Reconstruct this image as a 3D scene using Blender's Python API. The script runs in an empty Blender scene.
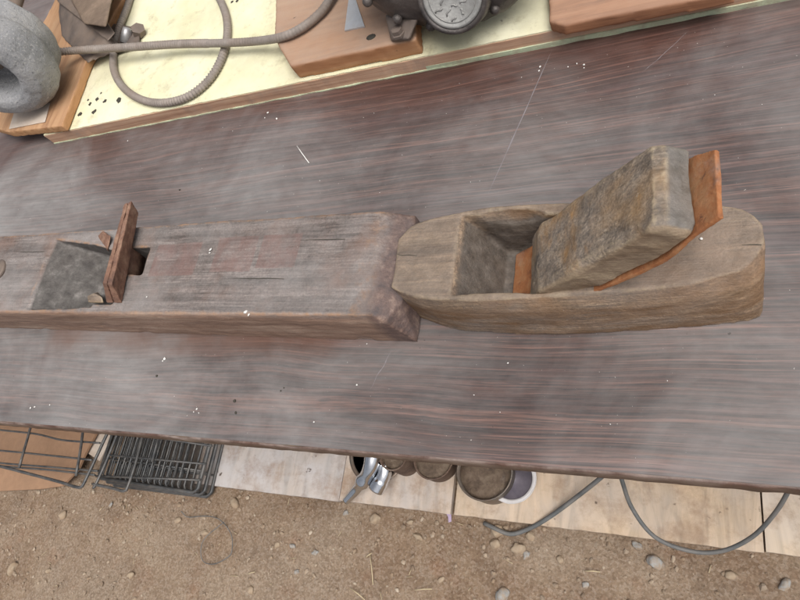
import bpy, bmesh, math, random
from mathutils import Vector, Matrix, noise
random.seed(7)
S = bpy.context.scene
COL = S.collection
# ------------------------------------------------------------------ camera
F = 620.0; CZ = 1.23
_L = Vector((-1309.0, 46.0, F)); _n = (F*F + 46.0*300.0)/1309.0
_D = Vector((_n, 300.0, F)); _L.normalize(); _D.normalize()
CR = -_L; CA = -_L.cross(_D); CU = -_D       # world X, Y, Z seen in camera axes (x right, y down, z forward)
def at(px, py, z):
    """world point at height z on the sight line of photo pixel px,py"""
    r = Vector((px-400.0, py-300.0, F)); t = (z-CZ)/r.dot(CU)
    return Vector((r.dot(CR)*t, r.dot(CA)*t, z))
cam = bpy.data.cameras.new('camera'); cam.sensor_width = 36; cam.lens = 36*F/800
cam.clip_start = 0.01; cam.clip_end = 500
co = bpy.data.objects.new('camera', cam); COL.objects.link(co); S.camera = co
M = Matrix(((CR.x, -CR.y, -CR.z, 0), (CA.x, -CA.y, -CA.z, 0), (CU.x, -CU.y, -CU.z, CZ), (0, 0, 0, 1)))
co.matrix_world = M
# ------------------------------------------------------------------ world and light
w = bpy.data.worlds.new('World'); S.world = w; w.use_nodes = True
nt = w.node_tree; bg = nt.nodes['Background']
sky = nt.nodes.new('ShaderNodeTexSky'); sky.sky_type = 'NISHITA'; sky.sun_disc = False
SUN_EL, SUN_AZ = math.radians(66), math.radians(120)     # azimuth measured clockwise from +Y
sky.sun_elevation = SUN_EL; sky.sun_rotation = SUN_AZ
sky.air_density = 0.6; sky.dust_density = 6.0; sky.ozone_density = 0.6
hs = nt.nodes.new('ShaderNodeHueSaturation'); hs.inputs['Saturation'].default_value = 0.32
nt.links.new(sky.outputs[0], hs.inputs['Color']); nt.links.new(hs.outputs[0], bg.inputs['Color'])
bg.inputs['Strength'].default_value = 0.11
sl = bpy.data.lights.new('sun', 'SUN'); sl.energy = 1.75; sl.angle = math.radians(42); sl.color = (1.0, 0.96, 0.9)
so = bpy.data.objects.new('sun', sl); COL.objects.link(so)
dirv = Vector((math.sin(SUN_AZ)*math.cos(SUN_EL), math.cos(SUN_AZ)*math.cos(SUN_EL), math.sin(SUN_EL)))
so.rotation_euler = dirv.to_track_quat('Z', 'Y').to_euler()
S.view_settings.view_transform = 'Standard'; S.view_settings.look = 'None'
S.view_settings.exposure = 0.34; S.view_settings.gamma = 1.0
S.render.engine = 'CYCLES'
# ------------------------------------------------------------------ material helpers
class Mat:
    def __init__(s, name):
        s.m = bpy.data.materials.new(name); s.m.use_nodes = True; s.t = s.m.node_tree
        s.b = s.t.nodes['Principled BSDF']; s.tc = s.t.nodes.new('ShaderNodeTexCoord')
        s.geo = None
    def lk(s, a, b): s.t.links.new(a, b)
    def n(s, k): return s.t.nodes.new(k)
    def vec(s, scale=(1, 1, 1), rot=(0, 0, 0), loc=(0, 0, 0)):
        m = s.n('ShaderNodeMapping'); s.lk(s.tc.outputs['Object'], m.inputs[0])
        m.inputs['Scale'].default_value = scale; m.inputs['Rotation'].default_value = rot; m.inputs['Location'].default_value = loc
        return m.outputs[0]
    def noise(s, v, scale, detail=6, rough=.6, dist=0):
        t = s.n('ShaderNodeTexNoise'); s.lk(v, t.inputs['Vector'])
        t.inputs['Scale'].default_value = scale; t.inputs['Detail'].default_value = detail
        t.inputs['Roughness'].default_value = rough; t.inputs['Distortion'].default_value = dist
        return t.outputs['Fac']
    def ramp(s, f, *st, interp='LINEAR'):
        r = s.n('ShaderNodeValToRGB'); s.lk(f, r.inputs[0]); e = r.color_ramp.elements; r.color_ramp.interpolation = interp
        while len(e) < len(st): e.new(0.5)
        for i, (p, c) in enumerate(st):
            e[i].position = p; e[i].color = (c, c, c, 1) if isinstance(c, (int, float)) else (*c, 1)
        return r.outputs[0]
    def mix(s, a, b, f, mode='MIX'):
        x = s.n('ShaderNodeMix'); x.data_type = 'RGBA'; x.blend_type = mode
        for i, q in ((6, a), (7, b), (0, f)):
            if isinstance(q, (int, float)): x.inputs[i].default_value = q if i == 0 else (q, q, q, 1)
            elif isinstance(q, tuple): x.inputs[i].default_value = (*q, 1)
            else: s.lk(q, x.inputs[i])
        return x.outputs[2]
    def math(s, op, a, b=0.0, clamp=False):
        x = s.n('ShaderNodeMath'); x.operation = op; x.use_clamp = clamp
        for i, q in enumerate((a, b)):
            if isinstance(q, (int, float)): x.inputs[i].default_value = q
            else: s.lk(q, x.inputs[i])
        return x.outputs[0]
    def edge(s, lo, hi):
        g = s.n('ShaderNodeNewGeometry'); return s.ramp(g.outputs['Pointiness'], (lo, 0.0), (hi, 1.0))
    def sep(s):
        x = s.n('ShaderNodeSeparateXYZ'); s.lk(s.tc.outputs['Object'], x.inputs[0]); return x.outputs
    def box(s, x0, x1, y0, y1, soft=.002):
        o = s.sep(); r = None
        for q, a, b in ((o[0], x0, x1), (o[1], y0, y1)):
            for v, sg in ((a, 1), (b, -1)):
                d = s.math('MULTIPLY', s.math('SUBTRACT', q, v), sg/soft, True)
                r = d if r is None else s.math('MULTIPLY', r, d)
        return r
    def bump(s, h, strength=.3, dist=.002, prev=None):
        b = s.n('ShaderNodeBump'); b.inputs['Strength'].default_value = strength; b.inputs['Distance'].default_value = dist
        s.lk(h, b.inputs['Height'])
        if prev is not None: s.lk(prev, b.inputs['Normal'])
        s.lk(b.outputs[0], s.b.inputs['Normal']); return b.outputs[0]
    def out(s, col, rough=.6, metal=0.0, spec=None):
        for q, k in ((col, 'Base Color'), (rough, 'Roughness'), (metal, 'Metallic')):
            if isinstance(q, tuple): s.b.inputs[k].default_value = (*q, 1)
            elif isinstance(q, (int, float)): s.b.inputs[k].default_value = q
            else: s.lk(q, s.b.inputs[k])
        if spec is not None: s.b.inputs['Specular IOR Level'].default_value = spec
        return s.m

def mat_oldwood(name, dark, mid, light, stain, worn, grain=1.0, dust=.5, edge=(.51, .56), seed=0.0, axis=0):
    m = Mat(name)
    sc = [70*grain]*3; sc[axis] = 3.0*grain
    v = m.vec(tuple(sc), loc=(seed, seed*2, 0))
    vo = m.vec(loc=(seed, seed, seed))
    g = m.noise(v, 1.0, 8, .65, .4)
    sc2 = [520*grain]*3; sc2[axis] = 16*grain
    g2 = m.noise(m.vec(tuple(sc2)), 1.0, 4, .6)
    c = m.ramp(g, (.28, dark), (.5, mid), (.72, light))
    c = m.mix(c, m.ramp(g2, (.34, .35), (.6, 1.12)), .6, 'MULTIPLY')
    sc3 = [60*grain]*3; sc3[axis] = 6*grain
    g3 = m.noise(m.vec(tuple(sc3), loc=(seed*3, 1, 2)), 1.0, 6, .7, .6)
    c = m.mix(c, tuple(.42*q for q in mid), m.ramp(g3, (.52, 0.0), (.68, .7 if seed != 4.0 else .3)))
    sc4 = [130*grain]*3; sc4[axis] = 5*grain
    g4 = m.noise(m.vec(tuple(sc4), loc=(seed, 7, seed)), 1.0, 7, .72, .3)
    c = m.mix(c, m.ramp(g4, (.36, .38), (.60, 1.25)), .75, 'MULTIPLY')
    bl = m.noise(m.vec(loc=(seed, 4, 8)), 32, 8, .75, .5)
    c = m.mix(c, m.ramp(bl, (.36, .6), (.58, 1.08)), .5 if axis == 0 and seed != 4.0 else .2, 'MULTIPLY')
    hf = m.noise(m.vec(loc=(0, seed, 6)), 480, 4, .7)
    c = m.mix(c, m.ramp(hf, (.36, .5), (.62, 1.25)), .6, 'MULTIPLY')
    b1 = m.noise(vo, 14, 7, .65, .3)
    c = m.mix(c, stain, m.ramp(b1, (.5, 0.0), (.68, .85)))
    b2 = m.noise(m.vec(loc=(3+seed, 5, 1)), 22, 8, .7)
    c = m.mix(c, tuple(.55*q for q in dark), m.ramp(b2, (.55, 0.0), (.75, .75 if seed != 4.0 else .25)))
    d = m.noise(m.vec(loc=(9, 2+seed, 4)), 9, 8, .7)
    c = m.mix(c, (.34, .32, .31), m.math('MULTIPLY', m.ramp(d, (.35, 0.0), (.65, 1.0)), dust))
    f = m.noise(m.vec(loc=(1, 1, seed)), 260, 3, .6)
    c = m.mix(c, (.5, .48, .45), m.ramp(f, (.70, 0.0), (.76, .5)))
    e = m.math('MULTIPLY', m.edge(*edge), m.ramp(m.noise(vo, 75, 6, .75), (.42, .0), (.60, .95)))
    c = m.mix(c, worn, e)
    m.bump(m.math('ADD', m.math('MULTIPLY', g2, .6), m.noise(vo, 300, 5, .7)), .6, .0016)
    return m, c
def mat_rust(name, a=(.30, .105, .045), b=(.13, .052, .032), c3=(.42, .19, .08), seed=0):
    m = Mat(name); v = m.vec(loc=(seed, 0, seed))
    c = m.ramp(m.noise(v, 45, 9, .7, .3), (.32, b), (.5, a), (.7, c3))
    c = m.mix(c, (.07, .04, .035), m.ramp(m.noise(v, 120, 6, .7), (.6, 0.0), (.72, .8)))
    c = m.mix(c, (.38, .33, .29), m.ramp(m.noise(v, 20, 6, .7), (.58, 0.0), (.75, .5)))
    m.bump(m.noise(v, 320, 8, .75), .6, .0015)
    return m.out(c, .85, 0.0, .3)
def mat_simple(name, col, rough=.6, metal=0, var=.35, scale=60, bump=.2, dirt=None, dirtamt=.6, spec=None):
    m = Mat(name); v = m.vec()
    k = m.noise(v, scale, 7, .65)
    c = m.mix(tuple(q*(1-var) for q in col), tuple(min(1, q*(1+var)) for q in col), m.ramp(k, (.3, 0.0), (.7, 1.0)))
    if dirt: c = m.mix(c, dirt, m.math('MULTIPLY', m.ramp(m.noise(v, scale*.5, 8, .7, .3), (.42, 0.0), (.62, 1.0)), dirtamt))
    if bump: m.bump(m.noise(v, scale*6, 5, .7), bump, .001)
    return m.out(c, rough, metal, spec)

# laminate tabletop
def mat_laminate():
    m = Mat('rosewood_laminate')
    wv = m.noise(m.vec((1.2, 3, 1)), 1.5, 3, .5)                       # waviness of the printed grain
    warp = m.n('ShaderNodeCombineXYZ'); m.lk(m.math('MULTIPLY', wv, .05), warp.inputs[1])
    vm = m.n('ShaderNodeVectorMath'); vm.operation = 'ADD'; m.lk(m.tc.outputs['Object'], vm.inputs[0]); m.lk(warp.outputs[0], vm.inputs[1])
    def st(sx, sy, sc, d, r):
        mp = m.n('ShaderNodeMapping'); m.lk(vm.outputs[0], mp.inputs[0]); mp.inputs['Scale'].default_value = (sx, sy, 1)
        return m.noise(mp.outputs[0], sc, d, r)
    g = st(1.3, 60, 1.7, 10, .74); g2 = st(14, 620, 1.0, 4, .65); g3 = st(.9, 18, 1.5, 6, .62); g4 = st(6, 330, 1, 5, .7)
    c = m.ramp(g, (.30, (.024, .012, .010)), (.44, (.054, .026, .022)), (.56, (.086, .041, .032)), (.70, (.19, .088, .060)))
    c = m.mix(c, (.25, .115, .08), m.ramp(g3, (.56, 0.0), (.70, .38)))
    c = m.mix(c, (.060, .050, .060), m.ramp(g3, (.30, .5), (.46, 0.0)))
    c = m.mix(c, m.ramp(g2, (.38, .30), (.6, 1.3)), .8, 'MULTIPLY')
    c = m.mix(c, m.ramp(g4, (.40, .4), (.58, 1.2)), .6, 'MULTIPLY')
    po = st(40, 950, 1.0, 2, .5)
    c = m.mix(c, (.012, .008, .009), m.ramp(po, (.56, 0.0), (.66, .75)))
    lt = st(4, 380, 1.0, 5, .66)
    c = m.mix(c, (.27, .135, .10), m.ramp(lt, (.57, 0.0), (.68, .5)))
    c = m.mix(c, (.025, .015, .015), m.ramp(lt, (.32, .6), (.44, 0.0)))
    # settled dust plus painted sky sheen: heavier towards the far left, thinner elsewhere
    o = m.sep()
    vo = m.vec()
    d = m.noise(vo, 5.0, 7, .62, .5); d2 = m.noise(m.vec((1, 2.5, 1)), 26, 7, .7)
    left = m.math('MULTIPLY', m.math('SUBTRACT', -.25, o[0]), 1.25, True)
    dm = m.math('ADD', m.math('MULTIPLY', m.ramp(d, (.36, 0.0), (.66, 1.0)), .34), m.math('MULTIPLY', left, .34))
    dm = m.math('ADD', dm, .11)
    dm = m.math('MULTIPLY', dm, m.ramp(g4, (.35, .86), (.62, 1.07)))
    dm = m.math('MULTIPLY', dm, m.ramp(d2, (.25, .72), (.7, 1.15)))
    # far band painted browner and less grey for its missing sky reflection
    band = m.math('MULTIPLY', m.math('SUBTRACT', o[1], .29), 8.0, True)
    band = m.math('MULTIPLY', band, m.ramp(d, (.40, 1.0), (.62, .5)))
    c = m.mix(c, (.095, .036, .024), m.math('MULTIPLY', band, .45))
    dm = m.math('MULTIPLY', dm, m.math('SUBTRACT', 1.0, m.math('MULTIPLY', band, .7)), True)
    c = m.mix(c, (.345, .34, .335), dm)
    # contact shade of the long plane painted rusty brown on the laminate
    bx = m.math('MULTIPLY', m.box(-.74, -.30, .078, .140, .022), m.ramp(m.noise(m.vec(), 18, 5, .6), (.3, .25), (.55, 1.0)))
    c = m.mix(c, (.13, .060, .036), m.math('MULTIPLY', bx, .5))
    sp = m.noise(vo, 420, 2, .5)
    c = m.mix(c, (.55, .52, .48), m.ramp(sp, (.745, 0.0), (.77, .65)))
    sp2 = m.noise(m.vec(loc=(4, 4, 4)), 240, 2, .5)
    c = m.mix(c, (.02, .018, .018), m.ramp(sp2, (.75, 0.0), (.78, .6)))
    r = m.math('ADD', m.ramp(d2, (.3, .30), (.7, .46)), m.math('MULTIPLY', dm, .35))
    m.bump(m.math('ADD', m.math('MULTIPLY', g2, .5), m.noise(vo, 500, 4, .6)), .10, .0006)
    return m.out(c, r, 0, .5)
MT = {}
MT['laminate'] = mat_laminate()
MT['edgeband'] = mat_simple('dark_edge_banding', (.10, .055, .042), .5, 0, .4, 40, .3, (.33, .28, .25), .55)
MT['particle'] = mat_simple('raw_particle_board', (.36, .26, .18), .9, 0, .3, 160, .4)
def long_wood():
    m, c = mat_oldwood('grey_weathered_plane_wood', (.12, .090, .078), (.225, .188, .172), (.33, .29, .27), (.17, .105, .08), (.34, .21, .13), 1.0, .55, (.506, .535), 2.0)
    # reddish label ghosts on the top
    nz = m.noise(m.vec(), 60, 5, .7); msk = m.ramp(nz, (.35, .25), (.6, .9))
    for b in ((-.302, -.238, .044, .083), (-.217, -.165, .047, .087), (-.160, -.113, .050, .087)):
        c = m.mix(c, (.20, .115, .10), m.math('MULTIPLY', m.math('MULTIPLY', m.box(*b, .0008), msk), .65))
    rd = m.math('MULTIPLY', m.box(-.046, -.022, -.01, .12, .004), m.ramp(m.noise(m.vec(), 70, 7, .75), (.50, 0.0), (.66, .55)))
    c = m.mix(c, (.27, .165, .105), rd)
    # side (local y near 0): oily brown wood
    o = m.sep()
    side = m.math('MULTIPLY', m.math('SUBTRACT', .0045, o[1]), 260, True)
    sidec = m.ramp(m.noise(m.vec((4, 60, 60)), 1.3, 8, .65, .4), (.3, (.115, .062, .040)), (.5, (.26, .158, .108)), (.7, (.44, .32, .245)))
    c = m.mix(c, sidec, m.math('MULTIPLY', side, .8))
    # end: dark mottled grime
    end = m.math('MULTIPLY', m.math('ADD', o[0], .030), 90, True)
    ec = m.ramp(m.noise(m.vec(), 90, 8, .7), (.35, (.055, .042, .045)), (.55, (.13, .085, .075)), (.7, (.28, .20, .16)))
    c = m.mix(c, ec, m.math('MULTIPLY', end, .8))
    # throat ramp: mottled dark grey below the top face
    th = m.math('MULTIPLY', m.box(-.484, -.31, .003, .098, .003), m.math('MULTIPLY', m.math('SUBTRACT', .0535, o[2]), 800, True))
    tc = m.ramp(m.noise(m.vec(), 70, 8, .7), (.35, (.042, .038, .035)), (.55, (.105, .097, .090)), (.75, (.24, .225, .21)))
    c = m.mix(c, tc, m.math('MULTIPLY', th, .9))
    return m.out(c, .62, 0, .4)
MT['longwood'] = long_wood()
def short_wood():
    m, c = mat_oldwood('tan_aged_plane_wood', (.13, .078, .045), (.30, .20, .125), (.43, .315, .205), (.24, .135, .065), (.40, .31, .20), 1.0, .3, (.506, .535), 6.0)
    o = m.sep()
    top = m.math('MULTIPLY', m.math('SUBTRACT', o[2], .0525), 500, True)
    c = m.mix(c, m.mix((.115, .090, .072), (.27, .215, .172), m.ramp(m.noise(m.vec(), 30, 6, .7), (.35, 0.0), (.65, 1.0))), m.math('MULTIPLY', top, .6))
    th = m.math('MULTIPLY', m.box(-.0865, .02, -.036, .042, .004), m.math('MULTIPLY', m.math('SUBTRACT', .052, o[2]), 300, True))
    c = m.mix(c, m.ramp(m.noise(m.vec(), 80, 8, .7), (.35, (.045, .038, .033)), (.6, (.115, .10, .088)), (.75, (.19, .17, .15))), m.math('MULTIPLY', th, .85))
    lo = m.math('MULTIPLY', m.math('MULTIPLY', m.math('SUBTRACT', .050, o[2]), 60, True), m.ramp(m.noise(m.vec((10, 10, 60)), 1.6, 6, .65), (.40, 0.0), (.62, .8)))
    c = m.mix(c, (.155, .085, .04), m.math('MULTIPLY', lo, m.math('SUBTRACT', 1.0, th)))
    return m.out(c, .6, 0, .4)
MT['shortwood'] = short_wood()
def wedge_wood():
    m, c = mat_oldwood('grey_wedge_wood_with_orange_stains', (.14, .105, .078), (.27, .21, .155), (.37, .30, .23), (.31, .18, .07), (.46, .37, .25), 1.1, .25, (.503, .520), 4.0)
    o = m.sep()
    near = m.math('MULTIPLY', m.math('SUBTRACT', -.0300, o[1]), 700, True)
    c = m.mix(c, m.ramp(m.noise(m.vec((30, 10, 60)), 1.2, 7, .7), (.35, (.15, .10, .06)), (.5, (.25, .185, .125)), (.68, (.36, .28, .19))), m.math('MULTIPLY', near, .75))
    st = m.math('MULTIPLY', m.ramp(m.noise(m.vec((26, 9, 9), rot=(0, 0, .5)), 1.3, 5, .6), (.50, 0.0), (.62, .8)), m.ramp(m.noise(m.vec(), 90, 6, .7), (.3, .3), (.6, 1.0)))
    c = m.mix(c, (.40, .215, .075), m.math('MULTIPLY', st, m.math('SUBTRACT', 1.0, near)))
    en = m.math('MULTIPLY', m.math('SUBTRACT', o[0], .0765), 300, True)
    en = m.math('MULTIPLY', en, m.math('SUBTRACT', 1.0, near))
    c = m.mix(c, m.ramp(m.noise(m.vec(), 50, 7, .7), (.35, (.10, .095, .088)), (.5, (.165, .155, .145)), (.68, (.24, .22, .20))), m.math('MULTIPLY', en, .85))
    return m.out(c, .6, 0, .4)
MT['wedge'] = wedge_wood()
MT['rust'] = mat_rust('orange_rust', (.37, .15, .062), (.16, .072, .042), (.42, .24, .125))
MT['rustdark'] = mat_rust('brown_rust', (.21, .115, .08), (.10, .06, .048), (.34, .22, .155), 3)
MT['rustred'] = mat_rust('red_rust', (.30, .10, .055), (.17, .06, .04), (.36, .15, .09), 6)
def yellow_paint():
    m = Mat('chalky_pale_yellow_paint'); v = m.vec()
    c = m.mix((.70, .67, .44), (.78, .76, .57), m.ramp(m.noise(v, 12, 6, .6), (.35, 0.0), (.65, 1.0)))
    c = m.mix(c, (.42, .38, .24), m.ramp(m.noise(v, 38, 9, .75), (.54, 0.0), (.72, .8)))
    c = m.mix(c, (.10, .09, .07), m.ramp(m.noise(m.vec(loc=(7, 1, 0)), 190, 5, .6), (.68, 0.0), (.74, .7)))
    dn = m.math('MULTIPLY', m.ramp(m.noise(m.vec((1, 1, 1), loc=(2, 8, 0)), 7, 8, .7), (.46, 0.0), (.70, 1.0)), .5)
    c = m.mix(c, (.40, .36, .25), dn)
    m.bump(m.noise(v, 140, 7, .7), .35, .0015)
    return m.out(c, .75, 0, .3)
MT['yellow'] = yellow_paint()
MT['ply'] = None
def ply_edge():
    m = Mat('raw_wood_edge'); 
    g = m.noise(m.vec((5, 60, 160)), 1.2, 7, .65, .3)
    c = m.ramp(g, (.3, (.30, .17, .11)), (.5, (.50, .31, .21)), (.7, (.60, .42, .30)))
    c = m.mix(c, (.35, .27, .22), m.ramp(m.noise(m.vec(), 30, 7, .7), (.5, 0.0), (.7, .6)))
    m.bump(g, .3, .001); return m.out(c, .8, 0, .3)
MT['ply'] = ply_edge()
MT['greenpaint'] = mat_simple('pale_green_paint', (.52, .60, .42), .7, 0, .2, 80, .3, (.35, .26, .18), .6)
def block_wood(name, a, b, cc, dust, seed=0, axis=0):
    m = Mat(name); s = [70]*3; s[axis] = 5
    g = m.noise(m.vec(tuple(s), loc=(seed, 0, seed)), 1.0, 8, .65, .5)
    c = m.ramp(g, (.3, a), (.5, b), (.72, cc))
    o = m.n('ShaderNodeNewGeometry'); sx = m.n('ShaderNodeSeparateXYZ'); m.lk(o.outputs['Normal'], sx.inputs[0])
    d = m.math('MULTIPLY', m.ramp(m.noise(m.vec(), 14, 8, .7), (.25, .4), (.6, 1.0)), m.math('MULTIPLY', sx.outputs[2], dust, True))
    c = m.mix(c, (.38, .30, .24), d)
    c = m.mix(c, (.06, .045, .035), m.ramp(m.noise(m.vec(loc=(2, 2, seed)), 130, 6, .65), (.68, 0.0), (.75, .7)))
    m.bump(g, .4, .0015); return m.out(c, .8, 0, .3)
MT['orangeblock'] = block_wood('orange_block_wood', (.30, .14, .06), (.46, .25, .12), (.54, .33, .18), .25, 1, 1)
MT['dustblock'] = block_wood('dusty_red_block_wood', (.26, .11, .05), (.40, .19, .09), (.48, .27, .14), .68, 5, 0)
MT['brownblock'] = block_wood('brown_block_wood', (.2, .09, .05), (.36, .17, .09), (.46, .26, .16), .35, 8, 0)
def stone_mat():
    m = Mat('grey_abrasive_stone'); v = m.vec()
    c = m.mix((.24, .245, .255), (.36, .36, .37), m.ramp(m.noise(v, 18, 7, .6), (.35, 0.0), (.65, 1.0)))
    c = m.mix(c, (.44, .435, .43), m.ramp(m.noise(v, 340, 3, .6), (.55, 0.0), (.68, .8)))
    c = m.mix(c, (.12, .12, .13), m.ramp(m.noise(m.vec(loc=(3, 3, 3)), 300, 3, .6), (.58, 0.0), (.70, .8)))
    c = m.mix(c, (.36, .28, .20), m.ramp(m.noise(v, 9, 6, .7), (.56, 0.0), (.75, .35)))
    m.bump(m.noise(v, 380, 6, .75), .8, .002); return m.out(c, .95, 0, .2)
MT['stone'] = stone_mat()
MT['bracket'] = mat_simple('dusty_brown_steel', (.155, .125, .108), .65, .25, .3, 30, .3, (.26, .19, .14), .5)
MT['motor'] = mat_simple('greasy_dark_iron', (.060, .053, .052), .45, .35, .5, 40, .9, (.19, .165, .15), .65)
MT['traymetal'] = mat_simple('dirty_brown_sheet_metal', (.20, .165, .14), .7, .2, .4, 30, .4, (.08, .065, .055), .7)
MT['duskwood'] = mat_simple('dusty_brown_wood', (.20, .145, .105), .85, 0, .35, 45, .4, (.10, .07, .05), .6)
MT['cast'] = mat_simple('cast_aluminium', (.33, .33, .32), .5, .25, .25, 80, .5, (.18, .17, .16), .5)
MT['bolt'] = mat_simple('zinc_bolt', (.42, .42, .43), .42, .6, .2, 100, .2, (.25, .22, .2), .5)
MT['conduit'] = mat_simple('dusty_grey_conduit', (.27, .235, .21), .75, .1, .25, 40, .2, (.18, .135, .105), .6)
MT['paper'] = mat_simple('faded_paper', (.60, .53, .46), .9, 0, .12, 30, .2, (.45, .33, .24), .5)
MT['shim'] = mat_simple('pale_metal_sheet', (.55, .57, .60), .45, .4, .1, 60, .1, (.4, .36, .32), .4)
MT['black'] = mat_simple('black_coated_wire', (.075, .079, .083), .42, .2, .4, 60, .3, (.17, .155, .14), .55)
MT['cardboard'] = mat_simple('brown_cardboard', (.34, .205, .125), .9, 0, .15, 25, .2, (.24, .15, .095), .5)
MT['chrome'] = mat_simple('chrome', (.72, .74, .77), .16, 1.0, .1, 40, .08, (.35, .36, .37), .3)
MT['cable'] = mat_simple('grey_black_cable', (.105, .112, .115), .6, 0, .25, 40, .2, (.22, .2, .18), .5)
MT['tin'] = mat_rust('stained_tin', (.15, .11, .08), (.075, .055, .042), (.24, .19, .145), 2)
MT['rusttin'] = mat_rust('dull_brown_rust', (.15, .10, .075), (.085, .06, .05), (.22, .16, .12), 9)
MT['tinrim'] = mat_simple('dull_tin', (.20, .175, .15), .5, .5, .2, 60, .2, (.2, .13, .09), .6)
MT['enamelwhite'] = mat_simple('white_enamel', (.66, .65, .66), .3, 0, .06, 40, 0, (.4, .36, .33), .3)
MT['enamelpurple'] = mat_simple('purple_enamel', (.13, .115, .14), .3, 0, .15, 40, 0, (.25, .22, .24), .3)
MT['purple'] = mat_simple('purple_plastic', (.36, .28, .40), .6, 0, .1)
MT['straw'] = mat_simple('dry_straw', (.52, .43, .28), .9, 0, .2)
MT['crumb'] = mat_simple('white_crumb', (.72, .71, .68), .9, 0, .1)
MT['scratch'] = mat_simple('pale_scratch', (.22, .20, .21), .8, 0, .2)
MT['darkspot'] = mat_simple('dark_spot', (.05, .045, .035), .9, 0, .2)
MT['steel'] = mat_simple('painted_steel_leg', (.09, .09, .095), .5, .4, .2)
def board_wood(name, tint, wash, seed):
    m = Mat(name)
    g = m.noise(m.vec((7, 1.3, 7), loc=(seed, seed, 0)), 3.2, 8, .62, 2.2)
    c = m.ramp(g, (.28, tuple(q*.62 for q in tint)), (.5, tint), (.7, tuple(min(1, q*1.22) for q in tint)))
    c = m.mix(c, (.54, .53, .54), m.math('MULTIPLY', m.ramp(m.noise(m.vec(loc=(seed, 1, 1)), 6, 7, .6), (.38, 0.0), (.6, 1.0)), wash))
    c = m.mix(c, (.25, .15, .09), m.ramp(m.noise(m.vec(loc=(seed, 3, 1)), 13, 8, .75), (.47, 0.0), (.70, .75)))
    c = m.mix(c, (.09, .06, .045), m.ramp(m.noise(m.vec(loc=(1, seed, 1)), 42, 3, .5), (.70, 0.0), (.75, .9)))
    m.bump(g, .3, .002); return m.out(c, .8, 0, .3)
def ground_mat(name='dry_brown_dirt'):
    m = Mat(name); v = m.vec()
    c = m.ramp(m.noise(v, 9, 9, .68, .3), (.30, (.125, .072, .043)), (.5, (.215, .139, .087)), (.68, (.29, .21, .14)))
    c = m.mix(c, (.30, .235, .175), m.ramp(m.noise(m.vec(loc=(5, 5, 5)), 3.2, 6, .6), (.42, 0.0), (.62, .6)))
    c = m.mix(c, (.24, .125, .072), m.ramp(m.noise(m.vec(loc=(1, 8, 5)), 12, 7, .65), (.56, 0.0), (.70, .6)))
    vo = m.n('ShaderNodeTexVoronoi'); m.lk(v, vo.inputs['Vector']); vo.inputs['Scale'].default_value = 240
    bw = m.n('ShaderNodeSeparateColor'); m.lk(vo.outputs['Color'], bw.inputs[0])
    c = m.mix(c, m.ramp(bw.outputs[0], (0, (.17, .13, .10)), (.5, (.36, .285, .215)), (1, (.52, .46, .39))), .30)
    f = m.noise(v, 260, 5, .7)
    c = m.mix(c, m.ramp(f, (.35, .62), (.65, 1.2)), .6, 'MULTIPLY')
    h = m.math('ADD', m.noise(v, 60, 8, .75), m.math('MULTIPLY', f, .7))
    m.bump(h, .8, .0035); return m.out(c, .95, 0, .15)
MT['ground'] = ground_mat()
def pebble_mat(name, a, b):
    m = Mat(name); g = m.n('ShaderNodeNewGeometry')
    c = m.mix(a, b, g.outputs['Random Per Island'])
    c = m.mix(c, (.30, .22, .15), m.ramp(m.noise(m.vec(), 60, 6, .7), (.40, 0.0), (.60, .85)))
    m.bump(m.noise(m.vec(), 300, 5, .7), .4, .001); return m.out(c, .9, 0, .25)
MT['gravel'] = pebble_mat('mixed_gravel', (.17, .125, .09), (.46, .39, .31))
MT['pebblegrey'] = pebble_mat('grey_pebble', (.25, .25, .24), (.34, .345, .34))
MT['pebbletan'] = pebble_mat('tan_pebble', (.30, .225, .155), (.38, .31, .23))

# ------------------------------------------------------------------ object helpers
def link(name, bm, mat, parent=None, smooth=True, loc=None):
    me = bpy.data.meshes.new(name); bm.normal_update(); bm.to_mesh(me); bm.free()
    if smooth:
        for p in me.polygons: p.use_smooth = True
    me.materials.append(mat)
    o = bpy.data.objects.new(name, me); COL.objects.link(o)
    if parent is not None: o.parent = parent
    if loc is not None: o.location = loc
    return o
def tag(o, label=None, cat=None, group=None, kind=None):
    for k, v in (('label', label), ('category', cat), ('group', group), ('kind', kind)):
        if v: o[k] = v
    return o
def thing(name, loc, label, cat, rz=0.0, group=None):
    o = bpy.data.objects.new(name, None); COL.objects.link(o); o.location = loc; o.rotation_euler = (0, 0, rz)
    o.empty_display_size = .05
    return tag(o, label, cat, group)
def hull(pts, bm=None):
    bm = bm or bmesh.new(); vs = [bm.verts.new(p) for p in pts]
    r = bmesh.ops.convex_hull(bm, input=vs)
    bad = list({v for v in r['geom_interior'] + r['geom_unused'] if isinstance(v, bmesh.types.BMVert)})
    if bad: bmesh.ops.delete(bm, geom=bad, context='VERTS')
    return bm
def box(x0, x1, y0, y1, z0, z1, bm=None):
    bm = bm or bmesh.new()
    v = [bm.verts.new(p) for p in ((x0, y0, z0), (x1, y0, z0), (x1, y1, z0), (x0, y1, z0), (x0, y0, z1), (x1, y0, z1), (x1, y1, z1), (x0, y1, z1))]
    for f in ((3, 2, 1, 0), (4, 5, 6, 7), (0, 1, 5, 4), (1, 2, 6, 5), (2, 3, 7, 6), (3, 0, 4, 7)): bm.faces.new([v[i] for i in f])
    return bm
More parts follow.
